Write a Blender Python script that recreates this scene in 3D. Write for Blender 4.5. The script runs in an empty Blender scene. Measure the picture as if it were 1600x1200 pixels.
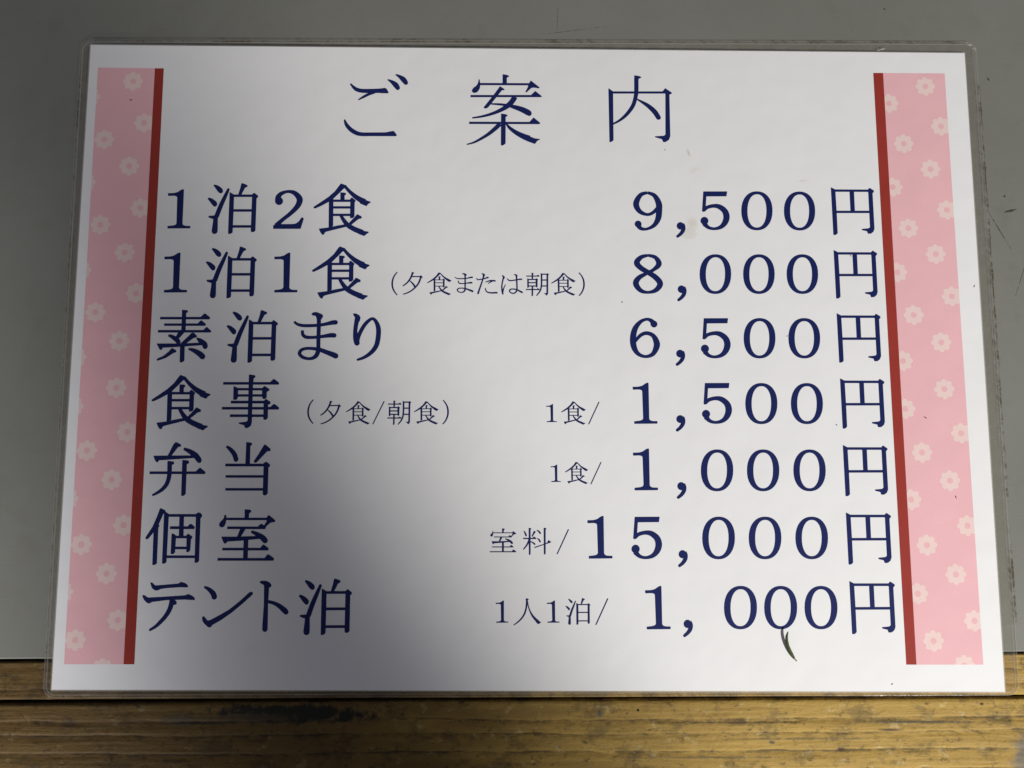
import bpy, math, json
from mathutils import Matrix, Vector, noise

# ------------------------------------------------------------------ scene, camera, light
scene = bpy.context.scene
MM = 0.001
CAM = [[0.9999439,-0.0044196,-0.0096284,-0.0084776],[0.0033607,0.994217,-0.1073371,-0.0369731],[0.0100471,0.1072987,0.9941761,0.2575994],[0.0,0.0,0.0,1.0]]

cam = bpy.data.cameras.new("camera")
cam.sensor_width = 36.0
cam.lens = 36.0 * 1250.0 / 1600.0
cam.clip_start = 0.01
cam.clip_end = 50.0
cam_ob = bpy.data.objects.new("camera", cam)
cam_ob.matrix_world = Matrix(CAM)
scene.collection.objects.link(cam_ob)
scene.camera = cam_ob

world = bpy.data.worlds.new("World")
scene.world = world
world.use_nodes = True
bg = world.node_tree.nodes["Background"]
bg.inputs[0].default_value = (0.97, 0.97, 1.09, 1)
bg.inputs[1].default_value = 0.145


def spot(name, pos, aim, half, blend, power, col, size):
    l = bpy.data.lights.new(name, 'SPOT')
    l.energy = power
    l.color = col
    l.spot_size = 2 * half
    l.spot_blend = blend
    l.shadow_soft_size = size
    o = bpy.data.objects.new(name, l)
    o.location = pos
    o.rotation_euler = (Vector(aim) - Vector(pos)).to_track_quat('-Z', 'Y').to_euler()
    scene.collection.objects.link(o)


# light from lower right, added fill at left; cone edges shape the shadow
spot("lamp_right", (0.4882, -0.60, 0.5892), (0.40, 0.1018, 0), 0.5370, 0.325, 40.5, (1.0, 0.972, 0.92), 0.012)
spot("fill_left", (-0.20, -0.6748, 0.3539), (-0.3406, -0.2277, 0), 0.4339, 0.8612, 43.0, (1.0, 0.98, 0.97), 0.03)

vs = scene.view_settings
vs.view_transform = 'Standard'
vs.look = 'None'
vs.exposure = 0.0
vs.gamma = 1.0
vs.use_curve_mapping = False

COL = scene.collection


# ------------------------------------------------------------------ helpers
def link(name, mesh, parent=None, mats=()):
    o = bpy.data.objects.new(name, mesh)
    for m in mats:
        if mesh is not None and m.name not in [k.name for k in mesh.materials if k]:
            mesh.materials.append(m)
    COL.objects.link(o)
    if parent is not None:
        o.parent = parent
    return o


def mesh_of(name, verts, faces, smooth=False):
    me = bpy.data.meshes.new(name)
    me.from_pydata([tuple(v) for v in verts], [], faces)
    me.update()
    if smooth:
        for p_ in me.polygons:
            p_.use_smooth = True
    return me


def tag(o, label=None, cat=None, group=None, kind=None):
    for k, v in (("label", label), ("category", cat), ("group", group), ("kind", kind)):
        if v:
            o[k] = v
    return o


class NT:
    """small node-tree writer"""
    def __init__(s, name):
        s.m = bpy.data.materials.new(name)
        s.m.use_nodes = True
        s.t = s.m.node_tree
        s.t.nodes.clear()
        s.out = s.t.nodes.new("ShaderNodeOutputMaterial")

    def n(s, typ, **kw):
        nd = s.t.nodes.new("ShaderNode" + typ)
        ins = kw.pop("ins", {})
        for k, v in kw.items():
            setattr(nd, k, v)
        for k, v in ins.items():
            s.set(nd.inputs[k], v)
        return nd

    def set(s, sock, v):
        if isinstance(v, bpy.types.NodeSocket):
            s.t.links.new(v, sock)
        else:
            sock.default_value = v

    def math(s, op, a, b=0.0, c=None, clamp=False):
        nd = s.n("Math", operation=op, use_clamp=clamp)
        s.set(nd.inputs[0], a)
        s.set(nd.inputs[1], b)
        if c is not None:
            s.set(nd.inputs[2], c)
        return nd.outputs[0]

    def mix(s, f, a, b, mode='MIX'):
        nd = s.n("Mix", data_type='RGBA', blend_type=mode)
        s.set(nd.inputs[0], f)
        s.set(nd.inputs[6], a)
        s.set(nd.inputs[7], b)
        return nd.outputs[2]

    def coords(s, scale=(1, 1, 1), loc=(0, 0, 0)):
        tc = s.n("TexCoord")
        mp = s.n("Mapping", ins={"Vector": tc.outputs["Object"], "Scale": scale, "Location": loc})
        return mp.outputs[0]

    def noise(s, vec, scale, detail=3, rough=0.55, dist=0.0):
        nd = s.n("TexNoise", ins={"Vector": vec, "Scale": scale, "Detail": detail, "Roughness": rough, "Distortion": dist})
        return nd.outputs["Fac"]

    def ramp(s, f, lo, hi):
        nd = s.n("MapRange", interpolation_type='SMOOTHSTEP', ins={0: f, 1: lo, 2: hi, 3: 0.0, 4: 1.0})
        return nd.outputs[0]

    def blob(s, x, y, rx, ry, wob=0.35, wscale=400.0, soft=0.5, ang=0.0):
        """soft uneven patch at (x, y) mm, half-axes rx, ry mm"""
        tc = s.n("TexCoord")
        sub = s.n("VectorMath", operation='SUBTRACT', ins={0: tc.outputs["Object"], 1: (x * MM, y * MM, 0)})
        rot = s.n("VectorRotate", rotation_type='Z_AXIS', ins={"Vector": sub.outputs[0], "Angle": -ang})
        mul = s.n("VectorMath", operation='MULTIPLY', ins={0: rot.outputs[0], 1: (1 / (rx * MM), 1 / (ry * MM), 0)})
        ln = s.n("VectorMath", operation='LENGTH', ins={0: mul.outputs[0]})
        nz = s.noise(tc.outputs["Object"], wscale, 4, 0.65)
        d = s.math('ADD', ln.outputs["Value"], s.math('MULTIPLY', s.math('SUBTRACT', nz, 0.5), wob * 4))
        return s.math('SUBTRACT', 1.0, s.ramp(d, 1.0 - soft, 1.0), clamp=True)

    def bump(s, h, dist, strength=1.0):
        nd = s.n("Bump", ins={"Height": h, "Distance": dist, "Strength": strength})
        return nd.outputs[0]

    def bsdf(s, color, rough, normal=None, coat=0.0, coat_rough=0.12, spec=0.5):
        b = s.n("BsdfPrincipled")
        s.set(b.inputs["Base Color"], color)
        s.set(b.inputs["Roughness"], rough)
        b.inputs["Specular IOR Level"].default_value = spec
        b.inputs["Coat Weight"].default_value = coat
        b.inputs["Coat Roughness"].default_value = coat_rough
        if normal is not None:
            s.set(b.inputs["Normal"], normal)
            if coat:
                s.set(b.inputs["Coat Normal"], normal)
        s.t.links.new(b.outputs[0], s.out.inputs[0])
        return b


def rgba(c, k=1.0):
    return (c[0] * k, c[1] * k, c[2] * k, 1)


# ------------------------------------------------------------------ materials
def film_wave(t):
    v = t.coords()
    a = t.noise(v, 45.0, 2)
    b = t.noise(v, 900.0, 2)
    return t.bump(t.math('ADD', a, t.math('MULTIPLY', b, 0.03)), 0.0009, 0.45)


def printed(name, col, var=0.04, extra=None, coat=0.15):
    t = NT(name)
    v = t.coords()
    n1 = t.noise(v, 1400.0, 3)
    n2 = t.noise(v, 60.0, 3)
    f = t.math('ADD', t.math('MULTIPLY', t.math('SUBTRACT', n1, 0.5), var * 2), t.math('MULTIPLY', t.math('SUBTRACT', n2, 0.5), var * 1.6))
    c = t.mix(1.0, rgba(col), t.n("CombineColor", ins={0: t.math('ADD', 1.0, f), 1: t.math('ADD', 1.0, f), 2: t.math('ADD', 1.0, f)}).outputs[0], 'MULTIPLY')
    if extra:
        c = extra(t, c)
    t.bsdf(c, 0.6, film_wave(t), coat=coat, coat_rough=0.25, spec=0.15)
    return t.m


def paper_stains(t, c):
    tan = (0.52, 0.45, 0.31, 1)
    m = t.math('MULTIPLY', t.blob(53.6, 44.6, 2.6, 3.4, 0.22, 700, 0.8), 0.34)
    c = t.mix(m, c, tan)
    ring = t.math('MULTIPLY', t.blob(52.3, 41.2, 3.6, 2.4, 0.22, 600, 0.55), 0.26)
    c = t.mix(ring, c, tan)
    c = t.mix(t.math('MULTIPLY', t.blob(52.9, 69.0, 0.7, 2.1, 0.25, 900, 0.9, 0.35), 0.55), c, tan)
    c = t.mix(t.math('MULTIPLY', t.blob(54.5, 63.0, 2.8, 1.6, 0.3, 700, 1.0, 0.5), 0.18), c, tan)
    c = t.mix(t.math('MULTIPLY', t.blob(91.0, 59.6, 2.3, 0.5, 0.3, 700, 0.9), 0.35), c, tan)
    c = t.mix(t.math('MULTIPLY', t.blob(-125.0, -84.6, 1.0, 0.45, 0.3, 900, 0.8), 0.5), c, tan)
    sm = t.ramp(t.noise(t.coords((1, 1.6, 1)), 38.0, 5, 0.65), 0.58, 0.82)
    return t.mix(t.math('MULTIPLY', sm, 0.10), c, (0.62, 0.58, 0.48, 1))


M_PAPER = printed("laminated_white_paper", (0.825, 0.825, 0.83), 0.012, paper_stains)
M_INK = printed("navy_ink", (0.0068, 0.0145, 0.100), 0.05, None, 0.10)
M_PINK = printed("pink_print", (0.82, 0.475, 0.505), 0.04)
M_FLOWER = printed("pale_flower_print", (0.825, 0.63, 0.595), 0.03)
M_RED = printed("red_print", (0.315, 0.036, 0.026), 0.08)


def film_mat(name, tint, haze, haze_col, rough=0.18, even=0.0):
    t = NT(name)
    v = t.coords()
    n = t.noise(v, 260.0, 4, 0.65)
    tr = t.n("BsdfTransparent", ins={"Color": rgba(tint)})
    df = t.n("BsdfDiffuse", ins={"Color": rgba(haze_col)})
    gl = t.n("BsdfGlossy", ins={"Color": (1, 1, 1, 1), "Roughness": rough, "Normal": film_wave(t)})
    hz = t.math('MULTIPLY', t.math('MAXIMUM', t.ramp(n, 0.25, 0.75), even), haze * 1.6, clamp=True)
    m1 = t.n("MixShader", ins={0: hz, 1: tr.outputs[0], 2: df.outputs[0]})
    fr = t.n("LayerWeight", ins={"Blend": 0.2})
    m2 = t.n("MixShader", ins={0: t.math('MULTIPLY', fr.outputs["Fresnel"], 0.8), 1: m1.outputs[0], 2: gl.outputs[0]})
    t.t.links.new(m2.outputs[0], t.out.inputs[0])
    return t.m


M_FILM = film_mat("clear_film", (0.93, 0.915, 0.885), 0.07, (0.50, 0.49, 0.44), 0.18, 0.4)
M_FILM_EDGE = film_mat("film_edge", (0.92, 0.91, 0.88), 0.10, (0.80, 0.78, 0.72), 0.15, 0.8)


def dirt_mat(name, col, lo, hi, scale=500.0, stretch=(1, 1, 1)):
    t = NT(name)
    n = t.noise(t.coords(stretch), scale, 5, 0.7)
    n2 = t.noise(t.coords(), 55.0, 3, 0.6)
    a = t.ramp(t.math('ADD', t.math('MULTIPLY', n, 0.6), t.math('MULTIPLY', n2, 0.4)), lo, hi)
    tr = t.n("BsdfTransparent")
    df = t.n("BsdfDiffuse", ins={"Color": rgba(col)})
    mx = t.n("MixShader", ins={0: a, 1: tr.outputs[0], 2: df.outputs[0]})
    t.t.links.new(mx.outputs[0], t.out.inputs[0])
    return t.m


M_GRIME = dirt_mat("brown_grime", (0.105, 0.08, 0.045), 0.44, 0.72)
M_RIDGE = film_mat("film_ridge", (0.96, 0.95, 0.93), 0.12, (0.90, 0.88, 0.83), 0.12, 1.0)
M_SPECK = dirt_mat("dark_speck", (0.03, 0.028, 0.025), 0.05, 0.2)
M_SCRATCH = dirt_mat("scratch", (0.06, 0.058, 0.05), 0.42, 0.6, 900)
M_SCUFF = dirt_mat("white_scuff", (0.72, 0.72, 0.68), 0.38, 0.6, 900)


def panel_material():
    t = NT("grey_painted_panel")
    v = t.coords()
    big = t.noise(v, 11.0, 4, 0.6)
    mid = t.noise(v, 90.0, 5, 0.65)
    fine = t.noise(v, 1500.0, 3, 0.6)
    c = t.mix(t.ramp(big, 0.3, 0.7), (0.180, 0.182, 0.160, 1), (0.207, 0.209, 0.187, 1))
    c = t.mix(t.math('MULTIPLY', t.ramp(mid, 0.48, 0.75), 0.3), c, (0.155, 0.150, 0.115, 1))
    c = t.mix(t.math('MULTIPLY', t.ramp(fine, 0.55, 0.8), 0.25), c, (0.28, 0.28, 0.25, 1))
    vo = t.n("TexVoronoi", ins={"Vector": v, "Scale": 62.0})
    dot = t.math('SUBTRACT', 1.0, t.ramp(vo.outputs["Distance"], 0.012, 0.035), clamp=True)
    rnd = t.n("SeparateColor", ins={0: vo.outputs["Color"]}).outputs[0]
    c = t.mix(t.math('MULTIPLY', dot, t.ramp(rnd, 0.72, 0.8)), c, (0.05, 0.045, 0.035, 1))
    st = t.noise(t.coords((30, 700, 1)), 1.0, 3)
    h = t.math('ADD', t.math('MULTIPLY', fine, 0.5), t.math('MULTIPLY', st, 0.3))
    t.bsdf(c, 0.5, t.bump(h, 0.00008, 0.6), spec=0.35)
    return t.m


def wood_material(name, blobs):
    t = NT(name)
    warp = t.noise(t.coords((9, 30, 1)), 1.0, 3)
    vec = t.coords((1, 1, 1))
    off = t.n("VectorMath", operation='ADD', ins={0: vec, 1: t.n("CombineXYZ", ins={1: t.math('MULTIPLY', t.math('SUBTRACT', warp, 0.5), 0.006)}).outputs[0]})
    sc = t.n("VectorMath", operation='MULTIPLY', ins={0: off.outputs[0], 1: (7.0, 160.0, 1.0)})
    g1 = t.noise(sc.outputs[0], 1.0, 4, 0.6)
    sc2 = t.n("VectorMath", operation='MULTIPLY', ins={0: off.outputs[0], 1: (38.0, 950.0, 1.0)})
    g2 = t.noise(sc2.outputs[0], 1.0, 4, 0.65)
    c = t.mix(t.ramp(g1, 0.30, 0.70), (0.32, 0.20, 0.042, 1), (0.44, 0.285, 0.066, 1))
    c = t.mix(t.math('MULTIPLY', t.ramp(g2, 0.5, 0.8), 0.2), c, (0.20, 0.125, 0.042, 1))
    # shade painted into the wood: darker, browner towards the left end, uneven limit
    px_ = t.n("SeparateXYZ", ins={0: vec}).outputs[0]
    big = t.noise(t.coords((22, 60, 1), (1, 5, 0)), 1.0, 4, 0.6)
    left_shade = t.ramp(t.math('ADD', t.math('MULTIPLY', px_, 4.0), big), 0.95, 0.05)
    c = t.mix(t.math('MULTIPLY', left_shade, 0.88), c, (0.068, 0.037, 0.009, 1))
    # worn pale flecks, greenish-grey dirt and dark specks
    fl = t.noise(t.coords((190, 240, 1)), 1.0, 4, 0.6)
    c = t.mix(t.math('MULTIPLY', t.ramp(fl, 0.60, 0.68), 0.7), c, t.mix(left_shade, (0.52, 0.40, 0.17, 1), (0.17, 0.125, 0.05, 1)))
    blot = t.noise(t.coords((75, 120, 1), (4, 9, 0)), 1.0, 5, 0.72)
    c = t.mix(t.math('MULTIPLY', t.ramp(blot, 0.50, 0.62), 0.75), c, t.mix(1.0, c, (0.50, 0.52, 0.62, 1), 'MULTIPLY'))
    d1 = t.noise(t.coords((260, 380, 1), (3, 1, 0)), 1.0, 5, 0.75)
    c = t.mix(t.math('MULTIPLY', t.ramp(d1, 0.56, 0.66), 0.75), c, t.mix(1.0, c, (0.28, 0.28, 0.36, 1), 'MULTIPLY'))
    d2 = t.noise(t.coords((420, 800, 1), (7, 2, 0)), 1.0, 4, 0.7)
    c = t.mix(t.math('MULTIPLY', t.ramp(d2, 0.64, 0.72), 0.8), c, t.mix(1.0, c, (0.15, 0.14, 0.18, 1), 'MULTIPLY'))
    soil = t.n("Attribute", attribute_name="soil").outputs["Fac"]
    sn = t.noise(t.coords((130, 330, 1), (2, 8, 0)), 1.0, 6, 0.75)
    sm = t.ramp(t.math('ADD', soil, t.math('MULTIPLY', t.math('SUBTRACT', sn, 0.5), 2.4)), 0.22, 0.95)
    c = t.mix(t.math('MULTIPLY', sm, 0.85), c, t.mix(1.0, c, (0.22, 0.23, 0.30, 1), 'MULTIPLY'))
    for (x, y, rx, ry, wob, ws, soft, col, k) in blobs:
        c = t.mix(t.math('MULTIPLY', t.blob(x, y, rx, ry, wob, ws, soft), k), c, rgba(col))
    h = t.math('ADD', t.math('MULTIPLY', g2, 0.7), t.math('ADD', t.math('MULTIPLY', d1, 1.2), t.math('MULTIPLY', blot, 0.8)))
    t.bsdf(c, 0.62, t.bump(h, 0.00028, 0.8), spec=0.25)
    return t.m


# ------------------------------------------------------------------ data, in mm on the paper's plane (origin at its centre)
D = json.loads(r'''{"paper":[[-148.6,105.36],[148.03,105.08],[148.62,-105.38],[-148.18,-104.97]],"film":[[-152.07,107.27],[152.16,109.21],[153.28,-106.5],[-150.79,-107.46]],"bandL":[[-145.68,97.31],
[-126.59,97.2],[-126.36,-97.27],[-144.75,-97.29]],"redL":[[-126.59,97.2],[-123.59,97.23],[-123.0,-97.27],[-126.36,-97.27]],"redR":[[116.37,97.65],[119.73,97.68],[121.17,-97.12],
[117.94,-97.12]],"bandR":[[119.73,97.68],[140.76,97.68],[142.27,-97.1],[121.17,-97.12]],"flL":[[-133.64,92.58],[-129.23,78.04],[-142.09,72.16],[-133.36,63.07],[-128.87,48.74],
[-141.7,43.01],[-133.18,33.7],[-128.77,20.12],[-141.61,13.73],[-133.34,4.34],[-133.41,-10.93],[-129.16,-25.17],[-141.65,-31.14],[-133.28,-40.33],[-128.72,-54.58],[-141.64,-60.67],
[-133.23,-69.64],[-128.89,-83.91],[-141.74,-89.95],[-146.92,-1.05],[-146.85,-17.02],[-146.65,-46.34],[-146.53,-75.33],[-132.81,-98.63],[-147.64,87.06],[-147.35,57.35],[-147.02,
27.7]],"flR":[[133.87,93.02],[121.18,86.88],[138.43,78.96],[125.51,72.75],[134.11,63.94],[121.09,57.61],[138.86,49.89],[125.63,43.53],[134.29,34.78],[121.18,28.5],[138.85,20.55],
[125.92,14.23],[134.54,5.19],[121.59,-0.99],[134.72,-10.21],[121.61,-16.7],[139.41,-24.55],[126.35,-30.79],[134.92,-39.78],[122.04,-45.83],[139.74,-54.06],[126.38,-60.2],[135.15,
-69.34],[122.69,-75.33],[140.23,-83.69],[126.9,-89.89],[136.29,-97.4]],"panel_edge":[[-164.55,-96.54],[155.33,-93.67]],"gap":[[-163.68,-108.61],[154.47,-106.69]],"frame":[[-180.14,
121.1],[169.67,124.46],[153.06,-128.12],[-162.29,-128.06]],"leaf":[[80.65,-86.81,0.21,1.4],[80.37,-87.43,0.54,1.4],[80.14,-88.46,0.83,1.35],[80.21,-89.8,0.95,1.2],[80.55,-91.29,
1.01,1.05],[81.14,-92.72,1.07,0.85],[81.85,-94.0,1.04,0.65],[82.45,-94.97,0.77,0.55],[82.99,-95.57,0.33,0.45],[83.33,-95.98,0.45,0.4]],"misc":[[52.74,69.19],[51.54,41.87],[53.3,
44.5],[91.13,59.48],[152.95,49.98],[160.05,36.68],[155.99,96.17],[160.48,50.03],[121.76,121.44],[90.74,122.3]]}''')
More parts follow.
